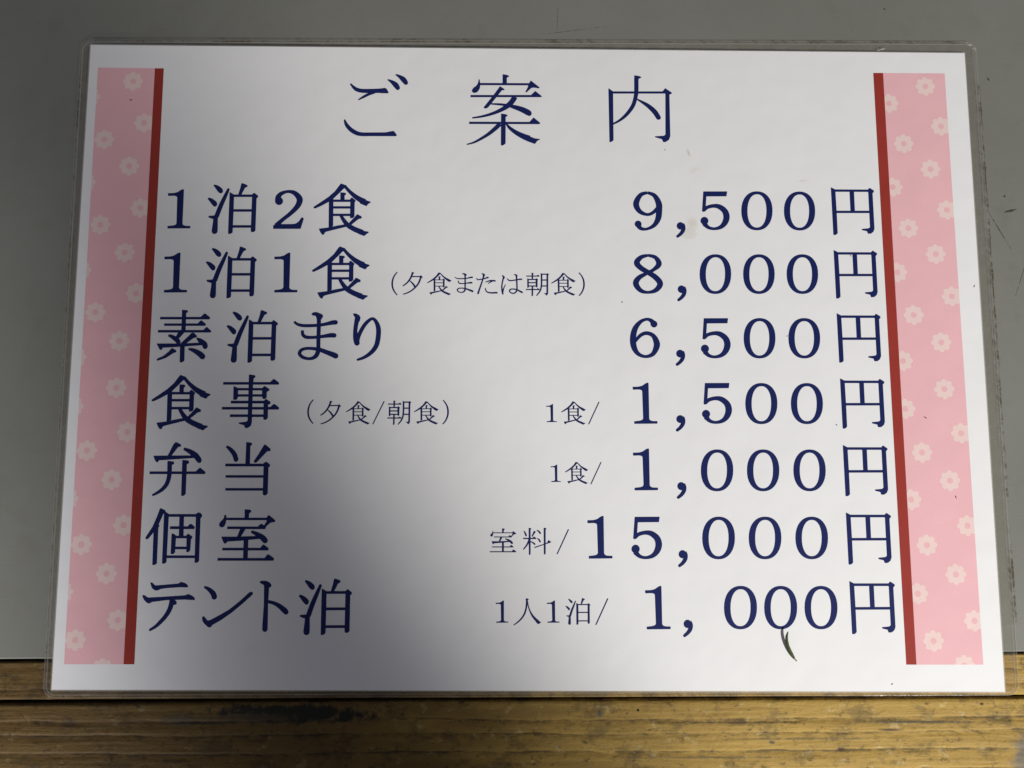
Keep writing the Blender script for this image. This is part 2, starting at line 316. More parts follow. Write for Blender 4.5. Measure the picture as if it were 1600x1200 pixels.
# strokes in 0.01 mm about each character's centre: G outline, R tapering brush stroke, L bar, O ring
GLYPH = json.loads(r'''{"go":[["R",[-876,743,40,-710,570,115,-515,497,132,-214,491,137,44,497,145,259,508,159],0],["G",[129,570,289,601,344,568,415,444,394,415,132,419]],["R",[-597,172,26,-424,279,75,
-233,382,88,-41,440,66],0],["R",[376,896,31,511,822,106,642,717,172,720,605,146],1],["R",[640,1077,31,777,1005,106,908,900,172,990,788,141],1],["R",[-1041,-522,39,-968,-701,109,
-825,-867,135,-630,-988,135,-436,-1031,122,-94,-1029,118,291,-1026,122,504,-1013,140],0],["G",[417,-947,598,-912,635,-929,719,-1049,698,-1085,420,-1087]]],"an":[["G",[-63,1251,78,
1230,154,1194,132,1162,74,1139,75,905,-61,904]],["R",[-861,1067,22,-858,931,66,-902,784,146,-988,686,190,-1016,663,154],1],["L",[-849,898,69,900,905,69],0],["G",[814,900,889,1037,
1181,795,1160,767,987,793,900,776,739,617,706,632,792,798]],["L",[-1143,470,68,1224,490,68],0],["G",[868,487,1041,665,1263,479,1235,461,868,458]],["G",[-147,824,4,717,-11,690,-82,
694,-542,88,-617,38,-688,53,-688,87,-607,189,-351,529]],["R",[-456,201,40,-176,188,66,82,160,79,341,95,136,600,7,180,793,-93,194,832,-126,167],1],["R",[357,456,172,254,286,167,125,
149,159,-89,2,123,-390,-136,92,-733,-239,66,-1076,-298,39],0],["G",[-104,-145,41,-161,110,-195,88,-224,41,-251,41,-1183,-41,-1244,-94,-1251,-105,-1218]],["L",[-1178,-472,68,1170,
-460,68],0],["G",[826,-456,987,-271,1209,-459,1181,-489,826,-492]],["R",[-141,-499,136,-301,-662,127,-535,-864,101,-813,-1045,74,-1026,-1158,52,-1250,-1226,26],0],["R",[53,-475,35,
171,-624,96,365,-779,136,601,-911,175,837,-1010,206],0],["G",[773,-903,1031,-1004,1213,-1025,1106,-1075,1026,-1187,773,-1095]]],"nai":[["G",[-1073,713,-914,597,-923,534,-925,-1111,
-1001,-1170,-1055,-1175]],["L",[-984,565,69,878,580,69],0],["G",[749,604,848,729,1073,568,1051,539,981,509,985,-958,936,-1081,827,-1156,751,-1161,710,-1061,485,-995,468,-966,776,
-946,831,-903,852,548]],["G",[-192,1175,-56,1158,41,1124,19,1090,-57,1058,-62,676,-199,675]],["R",[-127,1062,140,-132,676,137,-152,449,128,-232,155,124,-364,-71,115,-539,-275,97,
-735,-434,70,-930,-543,48],0],["R",[-110,332,40,72,225,88,286,81,137,478,-109,163,600,-306,154],1]],"haku":[["R",[-638,797,45,-533,728,122,-432,628,165,-404,592,143],1],["R",[-812,
347,45,-707,280,122,-597,172,161,-578,136,139],1],["G",[-772,-256,-649,-251,-571,-236,-540,-345,-627,-354,-761,-306]],["R",[-156,649,79,-255,402,115,-383,92,139,-500,-254,146],3],
["R",[-535,-254,143,-535,-453,150,-543,-670,178,-548,-770,185],1],["G",[272,858,316,862,469,799,470,753,392,716,279,478,182,478,243,697]],["G",[-103,558,38,473,43,-15,41,-811,-28,
-857,-98,-857,-103,-88]],["L",[-45,436,75,711,441,75],0],["G",[623,462,699,540,835,442,828,382,785,369,788,-743,749,-785,670,-793,643,-762,643,390]],["L",[-25,-66,75,722,-61,75],
0],["L",[-20,-609,75,725,-604,75],0]],"shoku":[["G",[-56,891,131,823,132,768,28,716,-75,602,-299,372,-437,271,-697,124,-888,35,-938,49,-939,86,-701,251,-459,426,-252,619,-99,839]],
["R",[79,795,90,242,613,111,441,441,147,638,318,179,745,270,190],0],["G",[600,415,814,312,939,271,931,244,861,203,801,125,587,214]],["G",[-66,584,102,570,121,521,69,490,73,329,-59,
328]],["L",[-349,299,72,303,303,72],0],["L",[-343,71,72,309,76,72],0],["L",[-336,-183,71,315,-179,72],0],["G",[-438,307,-298,363,-282,-563,-421,-609]],["G",[266,367,318,413,444,
313,407,240,413,-232,353,-287,274,-284,273,239]],["G",[-745,-660,-421,-615,-150,-553,112,-506,167,-578,-270,-690,-514,-755,-556,-791,-572,-851,-625,-855,-679,-792]],["G",[508,-159,
651,-231,652,-294,556,-313,306,-523,200,-506,423,-260]],["R",[-46,-172,89,55,-344,118,200,-524,150,379,-640,157,557,-721,164,699,-774,167],0],["G",[608,-675,750,-728,900,-755,892,
-782,823,-824,754,-891,559,-820]]],"en":[["G",[-718,814,-578,741,-563,-2,-558,-758,-623,-813,-697,-814]],["L",[-651,704,73,601,707,73],0],["G",[509,730,579,804,718,713,711,667,666,
630,676,-596,636,-696,553,-760,455,-765,429,-679,265,-644,258,-608,481,-588,536,-551,530,629]],["G",[-97,689,46,690,48,-25,-92,-26]],["L",[-609,-29,72,587,-21,72],0]],"so":[["G",
[-106,865,76,841,87,792,28,756,37,140,-98,140,-99,597]],["L",[-807,583,73,780,591,73],0],["G",[485,600,618,738,652,738,810,619,799,554,488,552]],["L",[-665,369,70,668,376,70],0],
["G",[400,388,515,512,541,509,688,393,670,340,402,339]],["L",[-854,150,73,851,159,73],0],["G",[591,170,707,293,733,288,871,162,852,122,593,120]],["G",[-192,122,-2,109,-160,-71,
-243,-63,-263,-19]],["R",[-515,18,52,-401,-20,108,-241,-124,146,-176,-202,135],1],["G",[241,98,318,98,418,-7,394,-51,325,-51,92,-227,-7,-315,-128,-307,-80,-228,117,-35]],["R",[412,
-68,35,519,-146,132,662,-259,167,697,-343,156],1],["G",[-871,-258,-114,-255,540,-222,610,-260,578,-298,-109,-351,-684,-385,-698,-455,-758,-455]],["G",[-111,-316,30,-315,42,-812,
-33,-865,-99,-856]],["G",[-373,-401,-241,-474,-225,-526,-323,-561,-556,-719,-809,-811,-844,-799,-837,-755,-644,-667,-479,-527]],["R",[161,-423,55,345,-479,125,539,-592,170,625,
-675,173],1]],"ma":[["R",[-716,473,66,-601,386,87,-426,343,98,-132,343,98,128,363,98,334,400,105,524,445,136,631,454,143],1],["R",[-435,185,84,-421,53,101,-328,-31,105,-155,-48,94,
70,-33,94,277,-5,105,483,26,136,601,23,139],1],["G",[-152,732,-93,780,11,786,187,716,223,664,190,593,157,540,27,539,-11,662,-142,692]],["R",[89,601,129,93,249,122,93,-103,122,98,
-418,122,85,-540,135,19,-663,125,-99,-733,97,-237,-743,87,-394,-700,101,-491,-613,104,-502,-543,104,-436,-456,94,-282,-411,87,-74,-415,94,151,-453,122,361,-530,136,570,-608,160,
666,-651,167],1]],"ri":[["G",[-458,776,-354,773,-248,715,-212,636,-243,512,-399,511,-382,635,-439,723]],["R",[-315,617,154,-353,388,133,-370,159,133,-342,-52,174,-306,-192,174],1],
["R",[-306,-139,139,-250,54,122,-134,301,115,0,487,108,171,609,88,295,515,116,377,304,147,383,40,150,337,-241,146,229,-434,132,59,-593,108,-111,-690,87,-265,-743,66],1]],
"ji":[["G",[-88,864,102,837,124,791,63,738,48,452,57,-684,27,-796,-73,-864,-150,-860,-179,-771,-351,-729,-361,-694,-132,-668,-73,-633,-80,106]],["L",[-909,573,76,867,581,76],0],
["G",[583,597,699,715,733,715,887,603,877,543,585,541]],["G",[-568,484,-423,416,-422,105,-468,44,-562,44]],["L",[-499,384,69,427,388,69],0],["L",[-490,182,69,418,186,69],0],["G",
[349,416,424,492,582,394,580,348,502,307,502,118,447,74,387,83,365,126]],["L",[-636,-34,79,477,-29,79],0],["G",[411,-9,482,74,631,-20,633,-80,557,-106,564,-545,506,-597,429,-588,
419,-81]],["L",[-915,-233,75,895,-226,76],0],["G",[612,-215,736,-97,779,-97,915,-208,905,-263,614,-265]],["L",[-649,-472,75,476,-468,75],0]],"ben":[["G",[-110,852,-59,842,63,780,
75,720,-18,703,-225,413,-359,379,-297,498,-174,770]],["G",[-788,415,-327,422,436,429,540,399,525,357,-236,303,-616,276,-635,217,-681,217,-727,276]],["R",[163,649,65,345,568,133,
538,442,170,654,306,166,673,272,149],1],["L",[-884,-122,74,860,-116,74],0],["G",[562,-100,692,35,726,35,884,-91,878,-153,565,-154]],["G",[-330,252,-139,231,-115,185,-152,142,-191,
134,-185,24,-324,23]],["R",[-262,210,136,-253,-44,135,-260,-247,132,-317,-466,125,-444,-635,108,-590,-744,84,-738,-824,57],1],["G",[141,282,325,266,353,220,338,178,283,161,290,
-784,233,-843,157,-843]]],"tou":[["R",[-693,708,61,-562,612,116,-437,468,143,-374,315,143,-370,285,136],1],["G",[-60,844,111,819,126,776,67,716,78,113,-62,113]],["G",[513,761,556,
761,714,634,716,565,614,557,304,216,262,190,211,199,201,232,362,488]],["L",[-702,111,78,562,115,78],0],["G",[510,166,584,217,645,192,724,116,709,65,670,48,676,-780,614,-844,546,
-834,525,-797,522,47]],["L",[-679,-251,71,593,-247,71],0],["L",[-670,-659,71,590,-655,71],0]],"ko":[["G",[-458,884,-294,814,-292,772,-356,697,-490,363,-630,129,-787,-70,-845,-91,
-875,-62,-870,-29,-672,296,-553,596]],["G",[-628,262,-491,379,-452,329,-490,279,-480,-839,-544,-884,-615,-881,-630,129]],["G",[-327,797,-179,697,-181,-789,-229,-838,-313,-839,-319,
-36]],["L",[-270,655,77,757,658,77],0],["G",[671,700,745,750,821,733,875,667,861,608,825,575,838,-762,782,-815,707,-808,685,583]],["L",[-239,-632,73,765,-630,73],0],["L",[-120,272,
77,640,274,77],0],["G",[421,290,501,385,551,385,656,299,650,236,423,235]],["G",[165,648,300,648,314,-18,175,-18]],["G",[-56,81,-6,84,81,23,72,-499,16,-546,-56,-541]],["L",[16,-19,
67,486,-17,67],0],["G",[400,24,456,82,594,-1,592,-59,555,-75,547,-432,491,-485,432,-482,424,-67]],["L",[32,-359,70,485,-357,70],0]],"shitsu":[["G",[-91,798,78,788,117,751,98,705,
49,684,39,500,-83,500]],["R",[-699,619,60,-703,515,77,-746,406,148,-788,331,178,-796,321,168],1],["L",[-686,498,67,646,502,67],0],["G",[587,502,659,616,692,611,883,461,877,411,734,
389,628,293,588,243,528,276,623,435]],["L",[-624,222,70,572,222,70],0],["G",[319,234,432,343,466,343,595,260,581,188,320,188]],["G",[-202,208,-34,208,-192,-67,-301,-67]],["G",
[-794,-60,-310,-59,295,-36,397,-65,416,-115,-170,-175,-606,-204,-634,-259,-696,-267,-741,-184]],["R",[141,109,67,309,34,122,499,-82,167,586,-173,164],1],["G",[-85,-133,55,-133,57,
-746,-81,-746]],["L",[-751,-443,70,688,-440,70],0],["G",[427,-427,524,-306,557,-306,704,-413,694,-475,429,-475]],["L",[-888,-761,73,867,-757,73],0],["G",[573,-745,677,-609,716,
-609,888,-727,869,-794,575,-794]]],"te":[["G",[-591,718,-550,731,-516,710,-437,636,-154,657,277,695,375,749,510,707,589,638,580,586,332,592,-83,563,-249,538,-363,489,-438,492,-533,
562]],["G",[-824,321,-780,344,-737,325,-643,263,-236,285,511,335,609,376,745,319,824,246,814,197,517,213,-65,195,-511,137,-575,93,-659,104,-755,194]],["G",[34,212,167,220,258,139,
254,65,200,49,42,48]],["R",[110,187,148,92,49,145,34,-131,138,-73,-310,125,-199,-457,115,-357,-611,92,-525,-717,66],1]],"n":[["R",[-754,606,50,-614,535,109,-476,413,155,-428,315,
162,-424,295,159],1],["G",[-773,-322,-727,-298,-684,-338,-605,-436,-523,-419,-263,-281,62,-93,385,169,675,440,749,451,779,418,761,366,471,96,149,-174,-174,-403,-442,-557,-497,-630,
-571,-631,-701,-517,-763,-428]]],"to":[["G",[-463,757,-401,782,-267,779,-148,725,-95,651,-110,594,-168,577,-318,577,-329,651,-449,716]],["G",[-320,634,-169,618,-182,45,-173,-525,
-171,-720,-219,-782,-294,-772,-329,-720,-331,-574,-307,45]],["R",[-177,143,91,8,94,102,178,5,132,332,-117,162,388,-174,152],1]],"po":[["R",[79,388,25,-11,270,34,-66,130,42,-81,-9,
47,-61,-148,44,0,-276,38,91,-387,27],0]],"pc":[["R",[-88,389,26,-5,287,34,58,153,43,78,3,47,61,-136,42,2,-276,36,-88,-389,25],0]],"yu":[["R",[-5,359,49,-28,257,51,-78,149,45,-160,
31,40,-243,-44,34,-320,-98,23],0],["G",[-24,377,55,345,-2,300]],["L",[-17,221,29,288,221,29],0],["G",[235,226,271,264,332,203,304,178,246,183]],["R",[272,216,49,232,76,45,166,-53,
42,74,-160,38,-40,-257,34,-175,-332,30,-305,-373,21],0],["R",[-109,90,15,-24,21,38,40,-53,51,83,-123,51],0]],"ta":[["G",[-180,338,-138,352,-80,323,-57,296,-74,259,-122,248,-148,
322]],["R",[-96,296,53,-131,156,38,-183,-15,40,-234,-166,44,-285,-326,51],1],["R",[-347,182,17,-299,134,30,-205,143,28,-90,165,28,15,202,42,38,206,42],1],["R",[-47,50,13,58,88,30,
153,102,40,266,96,47],1],["R",[38,2,13,121,51,23,184,83,19],0],["R",[-43,-143,17,-34,-218,28,29,-287,34,155,-308,38,291,-302,44,333,-303,44],1]],"ha":[["G",[-340,300,-303,306,-250,
263,-236,231,-255,188,-308,188,-303,252]],["R",[-278,242,49,-312,91,37,-336,-69,37,-325,-208,44,-302,-317,47],1],["R",[-300,-251,36,-275,-144,28,-243,-69,21,-212,-4,15],0],["R",
[-166,194,19,-108,135,35,-34,123,31,103,142,30,250,168,36,313,170,40],1],["G",[49,319,91,341,144,330,181,298,163,255,129,255,107,308]],["R",[144,298,43,155,94,39,164,-99,37,156,
-206,37,104,-281,33,30,-303,29,-48,-276,31,-80,-218,33,-43,-169,29,40,-158,28,156,-179,35,251,-227,46,329,-267,50],1]],"chou":[["L",[-366,279,28,57,281,28],0],["G",[-27,286,15,326,
68,287,63,271,-27,270]],["G",[-190,393,-122,371,-145,350,-148,167,-187,167]],["G",[-332,204,-288,177,-287,-91,-305,-112,-329,-107]],["L",[-311,166,29,-16,168,29],0],["L",[-300,57,
29,-27,59,29],0],["L",[-300,-53,29,-27,-52,29],0],["G",[-58,179,-29,206,21,163,0,141,0,-78,-21,-100,-48,-84]],["L",[-379,-171,28,57,-169,28],0],["G",[-27,-164,21,-124,73,-164,68,
-180,-27,-180]],["G",[-184,-53,-144,-52,-147,-363,-168,-393,-189,-384]],["R",[135,335,44,136,207,43,133,-8,40,110,-158,39,57,-265,33,-32,-378,21],0],["G",[110,380,157,352,157,314,
112,314]],["L",[152,344,29,321,345,29],0],["L",[152,148,29,310,149,29],0],["L",[152,-51,29,310,-50,29],0],["G",[305,352,337,374,379,337,350,315,347,-306,299,-369,273,-344,262,-318,
199,-296,288,-296,303,-275]]],"ryo":[["G",[-261,420,-210,415,-180,400,-207,380,-207,-395,-235,-421,-253,-418]],["R",[-417,330,16,-378,265,41,-351,199,46,-350,185,44],1],["G",[-93,
335,-37,295,-63,275,-144,155,-164,152,-170,165,-124,260]],["L",[-439,91,29,-22,92,29],0],["G",[-144,100,-93,152,-27,100,-32,80,-144,80]],["R",[-241,65,52,-276,-30,45,-347,-150,35,
-433,-252,24],0],["R",[-210,-5,16,-144,-30,32,-85,-73,44,-73,-88,40],1],["R",[-7,351,14,59,311,41,102,259,46],1],["R",[8,95,14,69,50,41,96,-5,44],1],["G",[219,421,268,419,301,400,
271,379,270,-378,247,-403,225,-401]],["G",[-88,-185,221,-84,333,-39,369,36,445,-11,435,-29,272,-82,-73,-200]]],"slash":[["G",[166,391,194,384,-168,-381,-192,-391,-194,-372]]],
"jin":[["G",[-49,409,12,406,52,390,12,365,-38,355]],["R",[-13,389,55,-16,266,48,-38,99,44,-83,-48,43,-158,-176,39,-259,-283,33,-359,-362,25,-429,-409,16],0],["R",[12,335,12,32,188,
22,83,31,34,163,-116,54,264,-234,75,339,-302,87],0],["G",[294,-224,385,-294,437,-320,385,-346,352,-378,274,-317]]],"one":[["G",[-393,516,-379,526,-204,532,-82,564,37,647,97,666,
121,657,127,-514,164,-559,235,-582,393,-585,388,-657,-352,-666,-356,-593,-168,-571,-90,-543,-63,-498,-83,391,-111,431,-200,449,-384,440]]],"two":[["R",[-374,322,188,-364,431,165,
-262,545,126,-53,612,93,161,566,144,325,399,190,338,254,190,247,71,161,43,-148,129,-196,-349,121,-400,-550,150],0],["G",[-207,286,-213,243,-232,204,-262,173,-301,155,-344,151,-386,
162,-422,186,-450,221,-465,263,-467,307,-454,349,-429,384,-394,409,-353,420,-310,416,-270,399,-238,369,-216,330]],["G",[-497,-550,-282,-422,-296,-504,125,-501,247,-482,350,-400,
417,-282,460,-269,497,-308,402,-653,-493,-659]]],"nine":[["R",[1,623,87,-231,539,135,-383,242,191,-274,-13,151,-28,-127,94,168,-65,104,331,100,108],0],["R",[1,623,87,231,524,141,
369,265,195,379,27,198,343,-265,180,197,-502,122,-53,-625,82,-247,-596,126,-325,-469,179],0],["G",[-215,-454,-221,-490,-239,-523,-266,-548,-299,-564,-335,-567,-370,-558,-400,-538,
-422,-509,-433,-474,-433,-437,-421,-401,-398,-372,-368,-351,-332,-342,-296,-345,-263,-360,-237,-385,-220,-417]]],"five":[["G",[-369,656,422,662,397,500,-277,492,-307,111,-318,1,
-364,-40,-426,-27]],["R",[-362,10,99,-254,111,108,-39,164,119,156,132,162,330,-13,191,382,-213,202,320,-414,176,175,-561,122,-40,-618,86,-234,-572,111,-369,-437,165],0],["G",[-229,
-349,-236,-391,-257,-429,-289,-459,-328,-476,-370,-480,-410,-470,-445,-446,-470,-413,-483,-372,-482,-329,-467,-288,-441,-254,-405,-230,-364,-219,-322,-222,-284,-239,-254,-268,-234,
-306]]],"zero":[["O",[522,2,510,-135,485,-251,446,-355,395,-446,333,-523,260,-586,177,-631,86,-659,-20,-669,-125,-660,-215,-634,-294,-589,-364,-528,-422,-451,-468,-361,-500,-257,
-518,-141,-522,-5,-511,131,-486,247,-448,352,-397,444,-334,522,-261,585,-178,631,-87,659,20,669,126,660,216,633,296,588,365,527,423,449,469,358,501,254,519,138],[318,-3,310,-119,
294,-218,270,-307,239,-385,200,-451,155,-504,105,-542,49,-566,-15,-574,-79,-567,-134,-544,-182,-506,-223,-454,-258,-388,-285,-311,-304,-222,-314,-124,-315,-8,-308,109,-292,208,
-268,297,-236,375,-198,441,-153,495,-102,534,-46,558,18,566,83,559,137,535,185,497,227,444,262,378,289,300,308,212,318,113]]],"eight":[["R",[13,623,86,-217,555,134,-360,374,187,
-239,204,169,5,48,160,248,-116,178,400,-330,186,259,-545,142,-5,-623,85,-250,-557,142,-400,-334,186,-297,-137,151,-49,8,107,200,144,110,370,334,178,259,549,128,13,623,86],0]],
"six":[["R",[292,490,176,202,582,123,63,617,88,-131,533,114,-308,311,167,-382,10,193,-360,-289,184,-232,-517,131,10,-615,91,255,-532,131,384,-285,189,375,-109,189,264,84,137,56,
157,116,-137,82,105,-314,-113,88],0],["G",[417,459,411,424,393,392,366,367,334,353,298,349,263,358,234,378,212,406,201,440,202,476,214,510,236,539,267,559,301,568,337,565,369,551,
395,527,412,495]]],"comma":[["G",[112,136,104,95,84,59,54,31,17,14,-23,11,-61,21,-94,43,-118,75,-130,114,-130,155,-116,194,-91,226,-57,249,-18,259,22,256,58,240,87,212,106,176]],
["R",[38,171,189,86,95,136,71,-20,123,-5,-134,105,-112,-224,83],1]]}''')
ROWS = json.loads(r'''[["heading",[["go",-52.0,84.91,1.0,0],["an",-8.85,83.57,1.0,0],["nai",37.01,84.3,1.0,0]]],["r1",[["one",-116.08,48.55,1.0,0],["haku",-98.63,48.73,1.0,0],["two",-79.94,48.56,1.0,0],
["shoku",-62.42,48.63,1.0,0],["nine",38.91,48.89,1.0,0],["comma",49.81,42.47,1.0,0],["five",61.29,49.08,1.0,0],["zero",75.3,49.15,1.0,0],["zero",89.54,49.18,1.0,0],["en",107.53,
49.22,1.0,0]]],["r2",[["one",-116.19,27.06,1.0,0],["haku",-98.29,27.19,1.0,0],["one",-80.23,27.28,1.0,0],["shoku",-62.28,27.21,1.0,0],["po",-44.54,23.78,1.0,0],["yu",-38.71,23.94,
1.0,0],["shoku",-29.94,23.78,0.434,1],["ma",-21.85,24.08,0.424,1],["ta",-14.35,23.9,1.0,0],["ha",-6.07,23.73,1.0,0],["chou",2.27,23.73,1.0,0],["shoku",10.81,23.88,0.435,1],["pc",
16.79,23.91,1.0,0],["eight",38.65,27.53,1.0,0],["comma",49.74,21.06,1.0,0],["zero",60.94,27.57,1.0,0],["zero",75.33,27.65,1.0,0],["zero",89.72,27.74,1.0,0],["en",107.6,27.76,1.0,
0]]],["r3",[["so",-112.47,6.04,1.0,0],["haku",-90.63,6.0,1.0,0],["ma",-69.86,6.23,1.0,0],["ri",-53.35,5.96,1.0,0],["six",37.31,6.15,1.0,0],["comma",48.84,-0.32,1.0,0],["five",
60.49,6.17,1.0,0],["zero",74.9,6.25,1.0,0],["zero",89.58,6.32,1.0,0],["en",107.75,6.5,1.0,0]]],["r4",[["shoku",-112.5,-15.64,1.0,0],["ji",-90.1,-15.1,1.0,0],["po",-70.76,-18.38,
1.0,0],["yu",-64.38,-18.62,1.0,0],["shoku",-55.48,-18.71,0.428,1],["slash",-48.93,-18.68,0.961,0],["chou",-42.28,-18.66,1.0,0],["shoku",-33.59,-18.62,0.429,1],["pc",-27.35,-18.39,
1.0,0],["one",6.8,-18.54,0.447,1],["shoku",13.91,-18.49,0.43,1],["slash",20.51,-18.5,0.939,0],["one",37.08,-15.22,1.0,0],["comma",48.49,-21.68,1.0,0],["five",60.37,-15.18,1.0,0],
["zero",74.84,-15.18,1.0,0],["zero",89.66,-15.12,1.0,0],["en",107.99,-15.02,1.0,0]]],["r5",[["ben",-112.52,-36.91,1.0,0],["tou",-90.39,-36.7,1.0,0],["one",8.13,-37.85,0.422,1],
["shoku",14.8,-37.73,0.403,1],["slash",21.04,-37.79,0.906,0],["one",36.91,-36.51,1.0,0],["comma",48.4,-43.17,1.0,0],["zero",59.93,-36.74,1.0,0],["zero",74.77,-36.69,1.0,0],["zero",
89.73,-36.64,1.0,0],["en",108.01,-36.66,1.0,0]]],["r6",[["ko",-112.83,-58.1,1.0,0],["shitsu",-89.76,-57.57,1.0,0],["shitsu",-8.6,-59.05,0.471,1],["ryo",2.12,-59.37,1.0,0],["slash",
10.34,-59.43,1.0,0],["one",22.1,-57.99,1.0,0],["five",36.98,-58.17,1.0,0],["comma",48.41,-64.6,1.0,0],["zero",59.9,-58.12,1.0,0],["zero",74.73,-58.08,1.0,0],["zero",89.64,-58.04,
1.0,0],["en",108.1,-58.16,1.0,0]]],["r7",[["te",-113.42,-79.68,1.0,0],["n",-94.91,-79.7,1.0,0],["to",-80.45,-79.59,1.0,0],["haku",-64.48,-79.7,1.0,0],["one",-8.88,-81.1,0.519,1],
["jin",-0.94,-81.17,1.0,0],["one",7.2,-81.07,0.52,1],["haku",14.97,-81.02,0.479,1],["slash",22.55,-81.08,1.042,0],["one",40.18,-79.78,1.0,0],["comma",49.58,-86.14,1.0,0],["zero",
66.3,-79.73,1.0,0],["zero",79.01,-79.71,1.0,0],["zero",91.78,-79.69,1.0,0],["en",108.31,-79.66,1.0,0]]]]''')


# ------------------------------------------------------------------ counter: panel and wooden ledge
def sheet_z(x, y):
    """top of the panel under the sheet, mm: the sheet lifts a little towards its upper left"""
    return -0.36 + 0.0028 * (x - 153) - 0.0021 * (y + 106)


(ax, ay), (bx, by) = D["panel_edge"]
sl = (by - ay) / (bx - ax)


def edge_y(x):
    return ay + sl * (x - ax)


(cx0, cy0), (cx1, cy1) = D["gap"]
sg = (cy1 - cy0) / (cx1 - cx0)


def gap_y(x):
    return cy0 + sg * (x - cx0)


def panel():
    X0, X1, Y1 = -330, 330, 300
    nx = 60
    vs_, fs = [], []
    for i in range(nx + 1):
        x = X0 + (X1 - X0) * i / nx
        e = edge_y(x) + 0.35 + 0.25 * noise.noise(Vector((x * 0.08, 3.1, 0)))
        for (y, dz) in ((Y1, 0), (e + 0.5, 0), (e, -0.35), (e, -12)):
            vs_.append((x * MM, y * MM, (sheet_z(x, y) - 0.02 + dz) * MM))
    for i in range(nx):
        for j in range(3):
            a = i * 4 + j
            fs.append((a, a + 1, a + 5, a + 4))
    me = mesh_of("grey_panel", vs_, fs)
    o = link("counter_panel", me, None, [panel_material()])
    tag(o, "grey painted counter panel under the laminated sign", None, None, "structure")
    return o


PANEL = panel()


def strip(name, pts, w, mat, parent, z, jitter=0.0, taper=False):
    """thin flat streak along pts (mm)"""
    vs_, fs = [], []
    n = len(pts)
    for i, (x, y) in enumerate(pts):
        x0, y0 = pts[max(i - 1, 0)]
        x1, y1 = pts[min(i + 1, n - 1)]
        dx, dy = x1 - x0, y1 - y0
        l = math.hypot(dx, dy) or 1
        k = w * (1 + jitter * noise.noise(Vector((x * 0.7, y * 0.7, 1.3))))
        if taper:
            k *= 0.25 + 0.75 * math.sin(math.pi * (i + 0.4) / n)
        nx_, ny_ = -dy / l * k / 2, dx / l * k / 2
        zz = z(x, y) if callable(z) else z
        vs_ += [((x + nx_) * MM, (y + ny_) * MM, zz * MM), ((x - nx_) * MM, (y - ny_) * MM, zz * MM)]
    for i in range(n - 1):
        fs.append((2 * i, 2 * i + 1, 2 * i + 3, 2 * i + 2))
    return link(name, mesh_of(name, vs_, fs), parent, [mat])


pz = lambda x, y: sheet_z(x, y) + 0.015
m = D["misc"]
lerp = lambda a, b, n: [(a[0] + (b[0] - a[0]) * i / n, a[1] + (b[1] - a[1]) * i / n) for i in range(n + 1)]
strip("scratch", lerp(m[4], m[5], 14), 0.32, M_SCRATCH, PANEL, pz, 0.5, True)
strip("scratch", lerp((m[7][0] - 2, m[7][1] - 0.6), (m[7][0] + 2.2, m[7][1] + 0.4), 8), 0.7, M_SCRATCH, PANEL, pz, 0.8, True)
strip("speck", lerp((m[6][0] - 0.3, m[6][1] + 0.5), (m[6][0] + 0.4, m[6][1] - 0.5), 5), 0.45, M_SPECK, PANEL, pz, 0.6, True)
strip("speck", lerp((m[8][0] - 0.4, m[8][1]), (m[8][0] + 0.3, m[8][1] - 0.4), 5), 0.5, M_SPECK, PANEL, pz, 0.6, True)
strip("scratch", lerp((165.5, 34.5), (160.5, 21.0), 10), 0.16, M_SCRATCH, PANEL, pz, 0.5, True)
strip("scratch", lerp((9.0, 112.0), (9.4, 121.0), 10), 0.16, M_SCRATCH, PANEL, pz, 0.5, True)
strip("scratch", lerp((3.0, 111.0), (26.0, 114.2), 14), 0.14, M_SCRATCH, PANEL, pz, 0.5, True)


